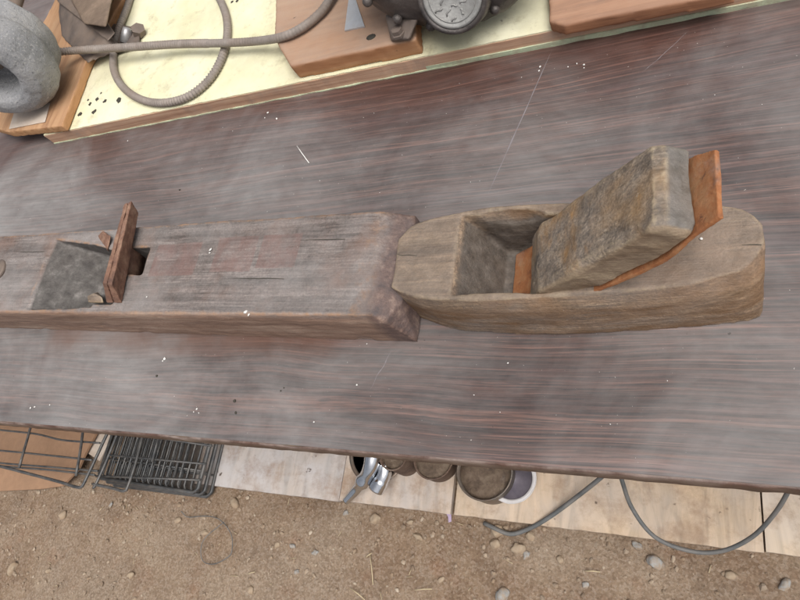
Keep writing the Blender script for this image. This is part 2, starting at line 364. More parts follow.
def prism(poly, z0, z1, bm=None):
    bm = bm or bmesh.new()
    a = [bm.verts.new((p[0], p[1], z0)) for p in poly]; b = [bm.verts.new((p[0], p[1], z1)) for p in poly]
    n = len(poly); bm.faces.new(a[::-1]); bm.faces.new(b)
    for i in range(n): bm.faces.new((a[i], a[(i+1) % n], b[(i+1) % n], b[i]))
    bmesh.ops.recalc_face_normals(bm, faces=bm.faces); return bm
def spline(pts, step=.006):
    pts = [Vector(p) for p in pts]; P = [pts[0]*2-pts[1]] + pts + [pts[-1]*2-pts[-2]]; out = []
    for i in range(1, len(P)-2):
        a, b, c, d = P[i-1:i+3]; k = max(2, int((c-b).length/step))
        for j in range(k):
            t = j/k
            out.append(.5*((2*b)+(c-a)*t+(2*a-5*b+4*c-d)*t*t+(3*b-a-3*c+d)*t**3))
    out.append(pts[-1]); return out
def tube(pts, r, seg=10, bm=None, rad=None, caps=True):
    bm = bm or bmesh.new(); pts = [Vector(p) for p in pts]; rings = []; up = None; s = 0
    for i, p in enumerate(pts):
        t = (pts[min(i+1, len(pts)-1)]-pts[max(i-1, 0)]).normalized()
        if up is None:
            up = Vector((0, 0, 1)) if abs(t.z) < .9 else Vector((1, 0, 0))
        a = t.cross(up).normalized(); up = a.cross(t).normalized()
        if i: s += (p-pts[i-1]).length
        rr = rad(s) if rad else r
        rings.append([bm.verts.new(p + (a*math.cos(q)+up*math.sin(q))*rr) for q in [2*math.pi*k/seg for k in range(seg)]])
    for A, B in zip(rings, rings[1:]):
        for k in range(seg): bm.faces.new((A[k], A[(k+1) % seg], B[(k+1) % seg], B[k]))
    if caps: bm.faces.new(rings[0][::-1]); bm.faces.new(rings[-1])
    return bm
def lathe(prof, seg=48, bm=None, mtx=None):
    bm = bm or bmesh.new(); rings = []; mtx = mtx or Matrix()
    for r, z in prof:
        rings.append([bm.verts.new(mtx @ Vector((r*math.cos(2*math.pi*k/seg), r*math.sin(2*math.pi*k/seg), z))) for k in range(seg)])
    for A, B in zip(rings, rings[1:]):
        for k in range(seg): bm.faces.new((A[k], A[(k+1) % seg], B[(k+1) % seg], B[k]))
    bm.faces.new(rings[0][::-1]); bm.faces.new(rings[-1])
    bmesh.ops.recalc_face_normals(bm, faces=bm.faces)
    return bm
def weld_voxel(o, voxel, smooth=5, amp=.0006, freq=60, cuts=(), seed=0, nick=0.0):
    """cut, voxel-remesh, round off and roughen, all baked into the mesh"""
    for i, cbm in enumerate(cuts):
        bmesh.ops.recalc_face_normals(cbm, faces=cbm.faces)
        me = bpy.data.meshes.new('cut'); cbm.to_mesh(me); cbm.free()
        c = bpy.data.objects.new('cut', me); COL.objects.link(c)
        c.parent = o.parent
        md = o.modifiers.new('b', 'BOOLEAN'); md.operation = 'DIFFERENCE'; md.object = c; md.solver = 'EXACT'
        bake(o); bpy.data.objects.remove(c)
    md = o.modifiers.new('r', 'REMESH'); md.mode = 'VOXEL'; md.voxel_size = voxel
    md = o.modifiers.new('s', 'SMOOTH'); md.iterations = smooth; md.factor = .5
    bake(o)
    me = o.data; sv = Vector((seed, seed, seed))
    nrm = [Vector(q.vector) for q in me.vertex_normals]; new = []
    for v, n in zip(me.vertices, nrm):
        p = v.co*freq + sv
        d = noise.fractal(p, 1.0, 2.0, 4)*amp
        if nick:
            q = noise.noise(v.co*28+sv*3); d -= max(0, q-.32)*nick
        new.extend(v.co + n*d)
    me.vertices.foreach_set('co', new); me.update()
    for p in me.polygons: p.use_smooth = True
def bake(o):
    bpy.context.view_layer.update()
    dg = bpy.context.evaluated_depsgraph_get(); me = bpy.data.meshes.new_from_object(o.evaluated_get(dg))
    old = o.data; o.modifiers.clear(); o.data = me; me.name = old.name
def bevel(o, wd=.001, seg=2):
    md = o.modifiers.new('bevel', 'BEVEL'); md.width = wd; md.segments = seg; md.limit_method = 'ANGLE'; md.angle_limit = math.radians(35); bake(o)
    for p in o.data.polygons: p.use_smooth = True
    md = o.modifiers.new('wn', 'WEIGHTED_NORMAL'); return o
T = 0.75
# ------------------------------------------------------------------ ground
def gridlines(lo, hi, flo, fhi, st):
    a = [flo+st*i for i in range(int((fhi-flo)/st)+1)]; s = st; x = a[-1]
    while x < hi: s *= 1.5; x += s; a.append(x)
    s = st; x = a[0]; b = []
    while x > lo: s *= 1.5; x -= s; b.append(x)
    return b[::-1]+a
xs = gridlines(-150, 150, -2.05, .45, .007); ys = gridlines(-150, 150, -.42, .35, .007)
def gz(x, y):
    d = max(0, max(-2.05-x, x-.45, -.42-y, y-.35)); k = 1/(1+d*4)
    h = noise.fractal(Vector((x*5, y*5, 0)), 1, 2, 3)*.006 + noise.fractal(Vector((x*40, y*40, 3)), 1, 2, 3)*.0028
    base = -.010 if y > .10 else (-.010 + .008*min(1, (.10-y)/.05))
    return base + h*k
bm = bmesh.new(); G = [[bm.verts.new((x, y, gz(x, y))) for x in xs] for y in ys]
for j in range(len(ys)-1):
    for i in range(len(xs)-1): bm.faces.new((G[j][i], G[j][i+1], G[j+1][i+1], G[j+1][i]))
tag(link('ground', bm, MT['ground']), kind='structure')

_ICO = {}
def ico(sub):
    if sub not in _ICO:
        t = bmesh.new(); bmesh.ops.create_icosphere(t, subdivisions=sub, radius=1)
        _ICO[sub] = ([v.co.copy() for v in t.verts], [[v.index for v in f.verts] for f in t.faces]); t.free()
    return _ICO[sub]
def pebble_data(c, r, sq=.6, seed=0, sub=1):
    rr = random.Random(seed)
    q = Matrix.Rotation(rr.random()*6.28, 3, 'Z') @ Matrix.Rotation(rr.uniform(-.5, .5), 3, 'X')
    sx, sy, sz = rr.uniform(.75, 1.25), rr.uniform(.6, 1.0), rr.uniform(.45, .8)*sq/.6
    o = Vector((rr.random()*50, rr.random()*50, 0)); c = Vector(c); vs, fs = ico(sub); out = []
    for p in vs:
        k = 1+.38*noise.noise(p*1.3+o)
        out.append(c + q @ Vector((p.x*sx*k, p.y*sy*k, p.z*sz*k))*r)
    return out, fs
def pebble_bm(bm, c, r, sq=.6, seed=0, sub=1):
    vs, fs = pebble_data(c, r, sq, seed, sub); vv = [bm.verts.new(p) for p in vs]
    for f in fs: bm.faces.new([vv[i] for i in f])
def gravel():
    V = []; FF = []
    for i in range(7500):
        x, y = random.uniform(-2.0, .32), random.uniform(-.40, .20)
        if y > .078 and -1.10 < x: continue
        if noise.noise(Vector((x*5, y*5, 9))) < random.uniform(-.7, .35): continue
        r = .0009+.0052*random.random()**3.4
        vs, fs = pebble_data((x, y, gz(x, y)+r*.4), r, .6, i, 1); n = len(V); V += vs; FF += [[n+q for q in f] for f in fs]
    me = bpy.data.meshes.new('gravel'); me.from_pydata(V, [], FF); me.materials.append(MT['gravel'])
    o = bpy.data.objects.new('gravel', me); COL.objects.link(o); return o
tag(gravel(), 'fine gravel and grit scattered over the dirt', 'gravel', kind='stuff')
# stones one can point to: (px, py, radius m, kind, label)
stones = [
 (655,562,.0125,'g','smooth pale grey stone on the dirt under the hanging cable loop'),
 (637,545,.0085,'g','grey stone half buried at the board edge, left of the pale stone'),
 (292,546,.0085,'g','round blue grey stone on the open dirt below the whitish board'),
 (315,553,.0085,'g','dark blue grey pointed stone right of the round one on the dirt'),
 (296,572,.0065,'g','small grey stone on the dirt below the round blue grey one'),
 (276,545,.0070,'t','small tan stone on the dirt just left of the round blue grey one'),
 (204,532,.0100,'t','tan stone lying inside the thin wire ring on the dirt'),
 (63,515,.0135,'t','pale tan angular stone on the dirt below the wire rack'),
 (48,571,.0085,'t','whitish stone near the bottom left of the dirt'),
 (12,569,.0160,'t','flat pale stone at the left end of the dirt'),
 (375,519,.0110,'t','tan stone just below the chrome spout on the dirt'),
 (418,537,.0090,'t','pale tan stone on the dirt below the purple scrap'),
 (497,531,.0135,'t','tan stone beside the cable end near the board edge'),
 (495,544,.0095,'t','small tan stone below the cable end'),
 (519,549,.0120,'t','rounded yellowish stone on the dirt right of the cable end'),
 (502,595,.0130,'g','light grey stone at the bottom middle of the picture'),
 (526,555,.0065,'g','small grey stone beside the rounded yellowish one'),
 (530,536,.0080,'t','small tan stone lying against the grey cable'),
 (235,503,.0125,'t','brown stone below the left end of the whitish board'),
 (345,513,.0075,'g','small grey stone below the tip of the chrome spout'),
 (130,575,.0110,'t','tan stone with dark side at the bottom left quarter of the dirt'),
 (178,520,.0095,'t','brown stone just left of the thin wire ring'),
 (409,522,.0060,'t','little tan stone on the dirt between chrome spout and purple scrap'),
 (560,560,.0070,'t','small reddish stone on the bare dirt under the wide board'),
 (585,585,.0080,'g','grey stone near the bottom edge, right of the light grey one'),
 (730,575,.0080,'t','tan stone at the lower right of the dirt'),
 (785,585,.0090,'g','grey stone at the bottom right corner of the dirt'),
 (440,580,.0070,'t','small tan stone near the bottom edge, left of the light grey one'),
 (250,590,.0075,'t','small tan stone at the bottom edge below the wire ring'),
 (110,505,.0070,'g','small grey stone just below the wire grates'),
]
for i, (px, py, r, k, lab) in enumerate(stones):
    p = at(px, py, .002); z = gz(p.x, p.y); bm = bmesh.new(); pebble_bm(bm, (0, 0, 0), r, .62, 900+i, 3)
    o = link('stone', bm, MT['pebblegrey' if k == 'g' else 'pebbletan'], loc=(p.x, p.y, z+r*.2))
    tag(o, lab, 'stone', 'loose stones on the dirt')
bm = bmesh.new()
for (a, b) in (((370,555),(373,585)), ((350,588),(365,600)), ((372,553),(366,557)), ((255,572),(248,574)), ((585,571),(600,572)), ((415,590),(432,589))):
    A, B = at(*a, .006), at(*b, .006); tube([A, (A+B)/2+Vector((.002, .001, .003)), B], .0011, 5, bm)
for i in range(60):
    x, y = random.uniform(-1.7, .2), random.uniform(-.25, .07); q = random.uniform(0, 6.28); l = random.uniform(.006, .02)
    z = gz(x, y)+.003; tube([(x, y, z), (x+math.cos(q)*l, y+math.sin(q)*l, z+.001)], .0006, 4, bm)
tag(link('straw', bm, MT['straw']), 'thin dry straw bits scattered on the dirt', 'straw', kind='stuff')

# ------------------------------------------------------------------ boards on the ground
bd = [(-1.120, -.706, (.46, .40, .35), .8, 'wooden board washed whitish with old paint, leftmost on the ground under the table', .0815),
      (-.7045, -.449, (.50, .40, .31), .6, 'pale wooden board with white smears lying under the chrome spout', .0835),
      (-.441, .0895, (.53, .41, .29), .3, 'wide bare tan plywood board with knots on the ground', .0835),
      (.0925, .60, (.54, .44, .33), .4, 'pale wooden board at the right end of the row on the ground', .0855)]
for i, (x0, x1, tint, wash, lab, y0) in enumerate(bd):
    bm = bmesh.new(); n = 26
    top = []; 
    poly = [(x0+(x1-x0)*k/n, y0+.0016*noise.noise(Vector((k*1.7+i*9, 0, 0)))) for k in range(n+1)] + [(x1, 1.1), (x0, 1.1)]
    prism([(p[0]-x0, p[1]-y0) for p in poly], 0, .012, bm)
    o = link('wooden_board', bm, board_wood('board_wood', tint, wash, i*3.7+1), smooth=False, loc=(x0, y0, -.003))
    tag(o, lab, 'board', 'boards laid side by side on the ground')
BZ = .009
def at_b(px, py, h=0.0): return at(px, py, BZ+h)

# things standing on the boards
def can(name, px, py, h, r, lab, cat, inner='tin', outer='tinrim', tilt=(0, 0), fill=.35):
    c = at_b(px, py, h); root = thing(name, (c.x, c.y, BZ+(.004 if tilt != (0, 0) else 0)), lab, cat)
    root.rotation_euler = (tilt[0], tilt[1], 0)
    e = .0012
    body = lathe([(r*.97, 0), (r, .002), (r, h-.002), (r+.0015, h), (r-e*1.5, h+.0002), (r-e*2, h*.5), (r-e*2, .002)], 48)
    link('body', body, MT[outer], root)
    link('contents', lathe([(r-e*2.2, h*fill-.002), (r-e*2.2, h*fill), (r*.5, h*fill+.001), (.002, h*fill)], 48), MT[inner], root)
    return root
can('tin_can', 484, 471, .060, .054, 'round shallow tin with stained brown inside, between the board seam and the purple bowl', 'tin', fill=.8)
def bowl():
    c = at_b(512, 478, .03); root = thing('enamel_bowl', (c.x, c.y, BZ), 'small white enamel bowl with purple inside, right of the stained tin', 'bowl')
    r = .046
    link('body', lathe([(r*.55, 0), (r*.6, .002), (r*.85, .015), (r, .036), (r+.002, .0375), (r+.0022, .036), (r-.001, .037), (r-.0055, .0372), (r-.006, .035), (.55*r, .006), (.01, .005)], 56), MT['enamelwhite'], root)
    link('inner_glaze', lathe([(r-.0062, .0355), (r-.0066, .0352), (.80*r, .0175), (.56*r, .0068), (.01, .0058)], 56), MT['enamelpurple'], root)
    bm = lathe([(r*.62, .0345), (r*.62, .0358), (r-.0088, .0362), (r-.0088, .0348)], 56)
bowl()
can('tin_can', 393, 455, .075, .030, 'narrow rusty tin just right of the chrome spout', 'tin', 'tin', 'rusttin', fill=.9)
can('tin_can', 433, 458, .040, .042, 'low brown rusted tin between the chrome spout and the board seam', 'tin', 'tin', 'rusttin', fill=.9)
c = at_b(377, 452, .03)
pan = thing('pan', (c.x, c.y, BZ), 'grey rimmed dark shallow pan behind the chrome spout', 'pan')
link('body', lathe([(.045, 0), (.052, .003), (.066, .026), (.0665, .0275), (.058, .0272), (.057, .025), (.048, .005), (.01, .0045)], 48), MT['motor'], pan)
link('rim', lathe([(.0585, .0276), (.0585, .0292), (.067, .0292), (.067, .0276)], 48), MT['tinrim'], pan)
# chrome tap
c = at_b(370, 470, 0)
tap = thing('chrome_tap', (0, 0, 0), 'shiny chrome tap spout lying across the pan, pointing at the dirt', 'tap')
def loc(o, c): return o
p = [at_b(374, 452, .078), at_b(371, 466, .070), at_b(366, 477, .055), at_b(358, 488, .035), at_b(346, 501, .016)]
link('spout', tube(spline(p, .003), .01, 20, rad=lambda s: .0185-.075*min(s, .14)+.004*math.exp(-((s-.075)/.012)**2)), MT['chrome'], tap)
p = [at_b(385, 464, .055), at_b(384, 475, .05), at_b(376, 490, .040)]
link('outlet', tube(spline(p, .003), .0125, 20, rad=lambda s: .0150 if s < .034 else .0165), MT['chrome'], tap)

# cables on the ground side
def cable(name, pts, r, mat, lab, cat, seg=12, step=.008, rad=None):
    return tag(link(name, tube(spline(pts, step), r, seg, rad=rad), MT[mat]), lab, cat)
cable('cable', [at(640, 440, .10), at(605, 474, .06), at(574, 499, .03), at(548, 518, .016), at(528, 529, .008), at(510, 534, .006), at(492, 527, .006), at(484, 523, .004)], .0042, 'cable',
      'grey cable running straight from the table down to the dirt beside a tan stone', 'cable')
cable('cable', [at(605, 440, .28), at(620, 475, .24), at(632, 508, .20), at(655, 537, .17), at(690, 551, .15), at(722, 551, .15), at(752, 537, .17), at(775, 513, .21), at(790, 488, .25), at(800, 465, .3)], .0032, 'cable',
      'grey cable hanging in a deep loop below the table edge at the right', 'cable')
cable('thin_wire', [at(181, 511, .012), at(188, 517, .008), at(206, 516, .012), at(220, 520, .014), at(231, 534, .01), at(232, 550, .012), at(228, 557, .01), at(214, 564, .012), at(203, 561, .006), at(201, 548, .012), at(206, 537, .014), at(224, 522, .017)], .0011, 'cable',
      'thin dark wire curled into a rough ring on the dirt', 'wire', 6, .004)
bm = prism([(-.003, -.012), (.003, -.011), (.005, .001), (.002, .009), (-.005, .007), (-.002, -.001)], 0, .0015)
p = at(449, 516, .004); o = link('plastic_scrap', bm, MT['purple'], smooth=False, loc=(p.x, p.y, .004)); o.rotation_euler = (.1, .15, .3)
tag(o, 'tiny purple plastic scrap on the dirt by the board edge', 'scrap')

# ------------------------------------------------------------------ cardboard and wire racks
cb = [at(-60, 424, .03), at(-60, 492, .03), at(0, 491, .03), at(40, 489, .03), at(62, 486, .03), at(78, 470, .03), at(86, 452, .03), at(98, 430, .03), at(120, 400, .03)]
c0 = at(40, 460, 0)
bm = prism([(q.x-c0.x, q.y-c0.y) for q in cb], 0, .006)
o = link('cardboard_sheet', bm, MT['cardboard'], smooth=False, loc=(c0.x, c0.y, .024)); o.rotation_euler = (0, 0, 0)
tag(o, 'flat brown cardboard sheet on the dirt under the wire rack', 'cardboard')
bm = prism([(-.04, -.02), (.05, -.025), (.05, .12), (.0, .12)], 0, .004)
p = at(92, 446, .02); o = link('paper_scrap', bm, MT['paper'], smooth=False, loc=(p.x, p.y, .012)); o.rotation_euler = (0, 0, -.25)
tag(o, 'cream paper scrap beside the brown cardboard behind the wires', 'paper')
# stacked grates
GX0, GX1, GY0, GY1 = -1.385, -1.055, .052, .50
labs = ['black wire grate with close bars, lowest of the stack beside the boards', 'black wire grate with close bars, middle of the stack beside the boards', 'black wire grate with close bars, topmost of the stack beside the boards']
for gi, z in enumerate((.010, .038, .066)):
    g = thing('wire_grate', (GX0+gi*.004, GY0+gi*.005, z), labs[gi], 'grate', rz=-.012*gi+.01, group='stacked wire grates')
    W, D = GX1-GX0, GY1-GY0
    fr = [(.01, 0, 0), (W-.01, 0, 0), (W, .01, 0), (W, D, 0), (0, D, 0), (0, .01, 0), (.01, 0, 0)]
    link('frame', tube(fr, .0045, 8), MT['black'], g)
    bm = bmesh.new(); n = 17
    for k in range(1, n):
        x = W*k/n; jit = random.uniform(-.002, .002)
        tube([(x, .004, -.012), (x, .006, .001), (x+jit, .012, .006), (x+jit, D, .006)], .0023, 6, bm)
    b = link('bars', bm, MT['black'], g)
    bm = bmesh.new()
    for y in (.05, .13, .24, .36): tube([(0, y, .0), (W, y, .0)], .0026, 6, bm)
    link('cross_wires', bm, MT['black'], g)
# dark tray below the grates
bm = box(0, GX1-GX0-.01, 0, .4, 0, .003); o = link('metal_tray', bm, MT['traymetal'], loc=(GX0+.005, GY0+.008, -.001)); tag(o, 'dark dirty metal tray under the stacked wire grates', 'tray')
# open rack on the left
rk = thing('wire_rack', (0, 0, 0), 'open black wire rack with wide spaces lying over the cardboard', 'rack')
z = .11
fr = [at(112, 425, z), at(107, 434, z), at(94, 462, z), at(84, 483, z), at(81, 487, z), at(76, 487, z), at(60, 482, z), at(30, 474, z), at(-5, 465, z), at(-60, 452, z)]
link('frame', tube(spline(fr, .01), .0038, 8), MT['black'], rk)
bm = bmesh.new()
for l in (((-60, 423), (0, 430), (36, 434), (62, 440), (100, 443)), ((-60, 446), (5, 451), (45, 455), (92, 460)), ((-60, 456), (0, 463), (50, 467), (98, 471)), ((-60, 459), (0, 466), (50, 470), (95, 475))):
    tube(spline([at(a, b, z-.003) for a, b in l], .02), .0026, 6, bm)
link('long_wires', bm, MT['black'], rk)
bm = bmesh.new()
for l in (((33, 418), (27, 440), (19, 468)), ((84, 420), (81, 446), (76, 476))):
    link('cross_wire', tube(spline([at(a, b, z+.003) for a, b in l], .02), .0034, 8), MT['black'], rk)
pass
rk2 = thing('bent_wire_rack', (0, 0, 0), 'bent wire rack with rounded corners leaning over the stacked grates', 'rack')
z = .105
fr = [at(122, 418, z), at(118, 432, z), at(106, 462, z), at(96, 484, z), at(93, 488, z)]
link('side_rail', tube(spline(fr, .01), .0036, 8), MT['black'], rk2)
fr = [at(146, 418, z), at(143, 434, z), at(136, 462, z), at(128, 486, z), at(124, 491, z), at(112, 488, z), at(93, 484, z)]
link('end_rail', tube(spline(fr, .008), .0036, 8), MT['black'], rk2)
for A, B, r in ((at(118, 432, z), at(212, 446, z-.005), .0024), (at(108, 455, z), at(206, 464, z-.01), .0024), (at(96, 476, z-.02), at(200, 480, z-.03), .0026), (at(162, 425, z), at(152, 462, z), .0035), (at(186, 425, z), at(172, 488, z-.04), .0024)):
    link('cross_wire', tube([A, B], r, 8), MT['black'], rk2)

# ------------------------------------------------------------------ table
tb = thing('table', (0, .0755, 0), 'long table with dusty dark rosewood laminate top holding the wooden planes', 'table')
X0, X1, YD = -2.3, 1.1, 1.15
bm = bmesh.new(); n = 500
prism([(X0, 0), (X1, 0), (X1, YD), (X0, YD)], T-.0012, T, bm)
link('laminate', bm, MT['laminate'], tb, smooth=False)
bm = prism([(X0, .0005), (X1, .0005), (X1, YD-.0005), (X0, YD-.0005)], T-.022, T-.0014)
link('core', bm, MT['particle'], tb, smooth=False)
bm = bmesh.new(); N = 700; rows = []
for i in range(N+1):
    x = X0+(X1-X0)*i/N
    q = noise.noise(Vector((x*22, 0, 5))); q2 = noise.noise(Vector((x*70, 2, 5)))
    topz = T-.0006 - (.004*max(0, q-.18)/.4 + .002*max(0, q2-.2)) * (1.6 if x < -.3 else .5)
    yy = -.0018-.0008*q2
    rows.append([bm.verts.new(p) for p in ((x, .0004, topz), (x, yy+.0004, topz-.0002), (x, yy, topz-.001), (x, yy, T-.0225), (x, .0004, T-.0235))])
for A, B in zip(rows, rows[1:]):
    for k in range(4): bm.faces.new((A[k], B[k], B[k+1], A[k+1]))
bmesh.ops.recalc_face_normals(bm, faces=bm.faces)
link('edge_band', bm, MT['edgeband'], tb)
for x, y in ((X0+.1, .12), (X1-.12, .12), (X0+.1, YD-.1), (X1-.12, YD-.1)):
    bevel(link('leg', box(x-.02, x+.02, y-.02, y+.02, 0.0, T-.0235), MT['steel'], tb), .003)
def scratch(a, b, wd):
    A, B = at(*a, T+.0001), at(*b, T+.0001); d = (B-A); n2 = Vector((-d.y, d.x, 0)).normalized(); bm = bmesh.new(); pr = None
    for i in range(25):
        t = i/24; p = A+d*t+n2*.0012*noise.noise(Vector((t*4, a[0], 0))) - Vector((0, .0755, 0)); ww = wd*(.35+.65*abs(noise.noise(Vector((t*9, a[1], 3)))*2))*math.sin(math.pi*min(1, t*1.0+.02))
        q = (bm.verts.new(p+n2*ww), bm.verts.new(p-n2*ww))
        if pr: bm.faces.new((pr[0], pr[1], q[1], q[0]))
        pr = q
    link('scratch', bm, MT['scratch'], tb)
scratch((552, 50), (482, 208), .0009); scratch((392, 350), (369, 391), .0006); scratch((690, 30), (640, 75), .0004)

# crumbs on the table and on the planes
bm = bmesh.new()
def crumb(px, py, z, r, i):
    p = at(px, py, z); r *= .8; pebble_bm(bm, (p.x, p.y, z+r*.4), r, .5, 3000+i, 1)
lst = [(165,359,T,.0026),(163,361,T,.0016),(128,141,T,.0014),(268,113,T,.002),(277,119,T,.002),(265,118,T,.0014),(540,67,T,.0016),(539,71,T,.0012),(577,64,T,.0014),(584,65,T,.0014),(584,68,T,.001),(568,67,T,.001),
       (357,385,T,.0014),(31,408,T,.0022),(35,407,T,.0016),(50,405,T,.0015),(194,412,T,.0014),(197,409,T,.0014),(199,413,T,.0012),(314,422,T,.001),(700,240,T,.001),(367,344,T,.0012),(474,395,T,.001),(508,363,T,.001),
       (211,250,T+.0555,.0025),(210,253,T+.0555,.0015),(246,312,T+.0545,.0028),(249,315,T+.0545,.0018),(147,297,T+.0555,.0015),(118,308,T+.052,.003),(114,309,T+.052,.0024),(123,309,T+.052,.0022),(701,239,T+.0555,.0018)]
for i, (a, b, z, r) in enumerate(lst): crumb(a, b, z, r, i)
for i in range(120):
    x, y = random.uniform(-1.1, .3), random.uniform(.085, .49)
    if .16 < y < .31 and x < .06: continue
    pebble_bm(bm, (x, y, T+.0003), random.uniform(.0002, .00055), .5, 5000+i, 1)
tag(link('crumbs', bm, MT['crumb']), 'white crumbs and paint chips sprinkled over the table and the planes', 'crumbs', kind='stuff')
bm = bmesh.new()
for i, (a, b, r) in enumerate(((157, 376, .0016), (235, 401, .0022), (236, 413, .0016), (284, 388, .0013), (281, 391, .001), (180, 190, .0016), (590, 27, .001))):
    p = at(a, b, T); pebble_bm(bm, (p.x, p.y, T+r*.3), r, .5, 4000+i, 1)
tag(link('dark_grit', bm, MT['darkspot']), 'dark grit specks on the grey near side of the table', 'grit', kind='stuff')
A, B = at(297, 146, T+.001), at(309, 163, T+.0012)
tag(link('splinter', tube([A, (A+B)/2+Vector((0, 0, .002)), B], .0006, 6), MT['crumb']), 'pale wood splinter on the table behind the long plane', 'splinter')

# ------------------------------------------------------------------ long plane (left)
RZ = math.radians(-2.05)
lp = thing('jointer_plane', (-.2248, .1753, T), 'long grey weathered wooden hand plane with a rusty blade, at the left', 'hand plane', rz=RZ)
bpy.context.view_layer.update()
W = .108; H = .055
pts = []
for x in (-.745,):
    pts += [(x, 0, 0), (x, W, 0), (x, 0, H), (x, W, H)]
pts += [(0, 0, 0), (-.003, W, 0), (-.012, .0, .046), (-.006, W, .040), (-.020, .003, H), (-.036, W-.002, H), (-.001, .02, .042), (-.002, W-.02, .042)]
body = link('body', hull(pts), MT['longwood'], lp)
c1 = hull([(-.488, .0985, .0545), (-.481, .0045, .0545), (-.488, .0985, .08), (-.481, .0045, .08), (-.372, .078, .08), (-.372, .009, .08), (-.372, .078, .006), (-.372, .009, .006), (-.41, .088, .08), (-.41, .006, .08), (-.41, .086, .022), (-.41, .008, .022)])
c2 = box(-.376, -.340, .012, .080, .004, .08)
c3 = box(-.345, -.314, .048, .080, .004, .08)
weld_voxel(body, .0015, 3, .0008, 45, (c1, c2, c3), 1, .004)
# rusty double iron standing in the mouth
inv = (Matrix.Translation(lp.location) @ Matrix.Rotation(RZ, 4, 'Z')).inverted()
def slab(q8, name, mat, parent):
    bm = hull([inv @ Vector(q) for q in q8]); o = link(name, bm, MT[mat], parent); return o
def lerp(a, b, t): return a+(b-a)*t
zt = .832; zl = .803
tb_l, tb_r, tf_l, tf_r = at(124.5, 204, zt), at(131.5, 200.5, zt+.001), at(102.5, 283, zt), at(112, 285, zt-.002)
bb_r, bf_r = at(138.5, 213, zl+.012), at(122, 304, zl+.002); bf_l = at(106.5, 303, zl+.002)
bb_l = bb_r + (bf_l-bf_r)
dn = Vector((.012, .0, -.034))
def irons(t0, t1):
    f = lambda a, b, t: a+(b-a)*t
    return [f(tb_l, tb_r, t0), f(tb_l, tb_r, t1), f(tf_l, tf_r, t0), f(tf_l, tf_r, t1), f(bb_l, bb_r, t0), f(bb_l, bb_r, t1), f(bf_l, bf_r, t0), f(bf_l, bf_r, t1)]
o = slab(irons(0, .46), 'cap_iron', 'rustdark', lp); weld_voxel(o, .0009, 3, .0007, 90, (), 3)
o = slab(irons(.50, 1.0), 'blade', 'rustdark', lp); weld_voxel(o, .0009, 3, .0007, 90, (), 5)
q = [p-Vector((0, 0, .001)) for p in irons(.15, .85)[4:]]; cq = (q[0]+q[1]+q[2]+q[3])/4; q = [lerp(p, cq, .5) for p in q]
o = slab(q + [p + Vector((-.004, 0, -.030)) for p in q], 'blade_shank', 'rustdark', lp)
o = slab([at(97, 236, .805), at(103, 231, .812), at(111, 236, .812), at(108, 250, .806), at(99, 243, .79), at(110, 254, .78), at(104, 232, .79)], 'wedge_stub', 'rustdark', lp); weld_voxel(o, .0012, 4, .0006, 80, (), 3)
o = slab([at(87, 296, .806), at(94, 293, .808), at(102, 297, .805), at(104, 303, .802), at(88, 303, .801), at(90, 300, .775), at(104, 303, .775), at(98, 292, .78)], 'wedge_stub', 'shortwood', lp); weld_voxel(o, .0012, 4, .0006, 80, (), 8)
p = inv @ at(-2, 270, T+H)
bm = lathe([(.0125, -.003), (.0125, .001), (.011, .0022), (.004, .003), (.001, .003)], 32, mtx=Matrix.Translation(p) @ Matrix.Diagonal((1, 1.15, 1, 1)))
link('strike_button', bm, MT['bracket'], lp)

# ------------------------------------------------------------------ short plane (right)
sx, sy = -.09, .2275
sp = thing('smoothing_plane', (sx, sy, T), 'short tan boat shaped wooden hand plane with a thick wedge, at the right', 'hand plane')
bpy.context.view_layer.update()
rows = [(-.232, .2036, .2045, .251, .252), (-.220, .1965, .1985, .264, .262), (-.193, .1874, .1925, .271, .269), (-.1586, .1833, .1905, .2745, .273),
        (-.1156, .181, .1905, .274, .274), (-.09, .181, .1915, .272, .2735), (-.053, .183, .193, .269, .272), (-.02, .185, .195, .266, .270), (.0037, .1865, .198, .262, .268),
        (.026, .189, .205, .256, .264), (.037, .1905, .214, .249, .261), (.0435, .194, .226, .241, .257)]
_r = []; P_ = [rows[0]] + rows + [rows[-1]]
for i in range(1, len(P_)-2):
    a, b, c, d = P_[i-1:i+3]
    for j in range(4):
        t = j/4; _r.append(tuple(.5*((2*b[k])+(c[k]-a[k])*t+(2*a[k]-5*b[k]+4*c[k]-d[k])*t*t+(3*b[k]-a[k]-3*c[k]+d[k])*t**3) for k in range(5)))
rows = _r + [rows[-1], (.0450, .1985, .2290, .2385, .2535)]
bm = bmesh.new(); L0 = []; L1 = []; L2 = []
seq = [(r[0], r[1], r[2]) for r in rows] + [(r[0], r[4], r[3]) for r in rows[::-1]]
for x, yb, yt in seq:
    hx = .0 if x < .03 else .0
    L0.append(bm.verts.new((x-sx, yb-sy, 0))); L1.append(bm.verts.new((x-sx+hx, yb*.55+yt*.45-sy, .040))); L2.append(bm.verts.new((x-sx, yt-sy, H)))
n = len(seq)
for A, B in ((L0, L1), (L1, L2)):
    for k in range(n): bm.faces.new((A[k], A[(k+1) % n], B[(k+1) % n], B[k]))
bm.faces.new(L0[::-1]); bm.faces.new(L2); bmesh.ops.recalc_face_normals(bm, faces=bm.faces)
sbody = link('body', bm, MT['shortwood'], sp)
def sl3(x, y, z): return (x-sx, y-sy, z-T)
top = [(-.1772, .1955), (-.1772, .2700), (-.148, .2635), (-.12, .2610), (-.085, .2615), (-.072, .258), (-.072, .1965), (-.10, .1950), (-.145, .1965)]
scoop = bmesh.new(); vv = [scoop.verts.new(sl3(-.137+q.x*.037, .2615+q.y*.0105, .813+q.z*.024)) for q in ico(3)[0]]
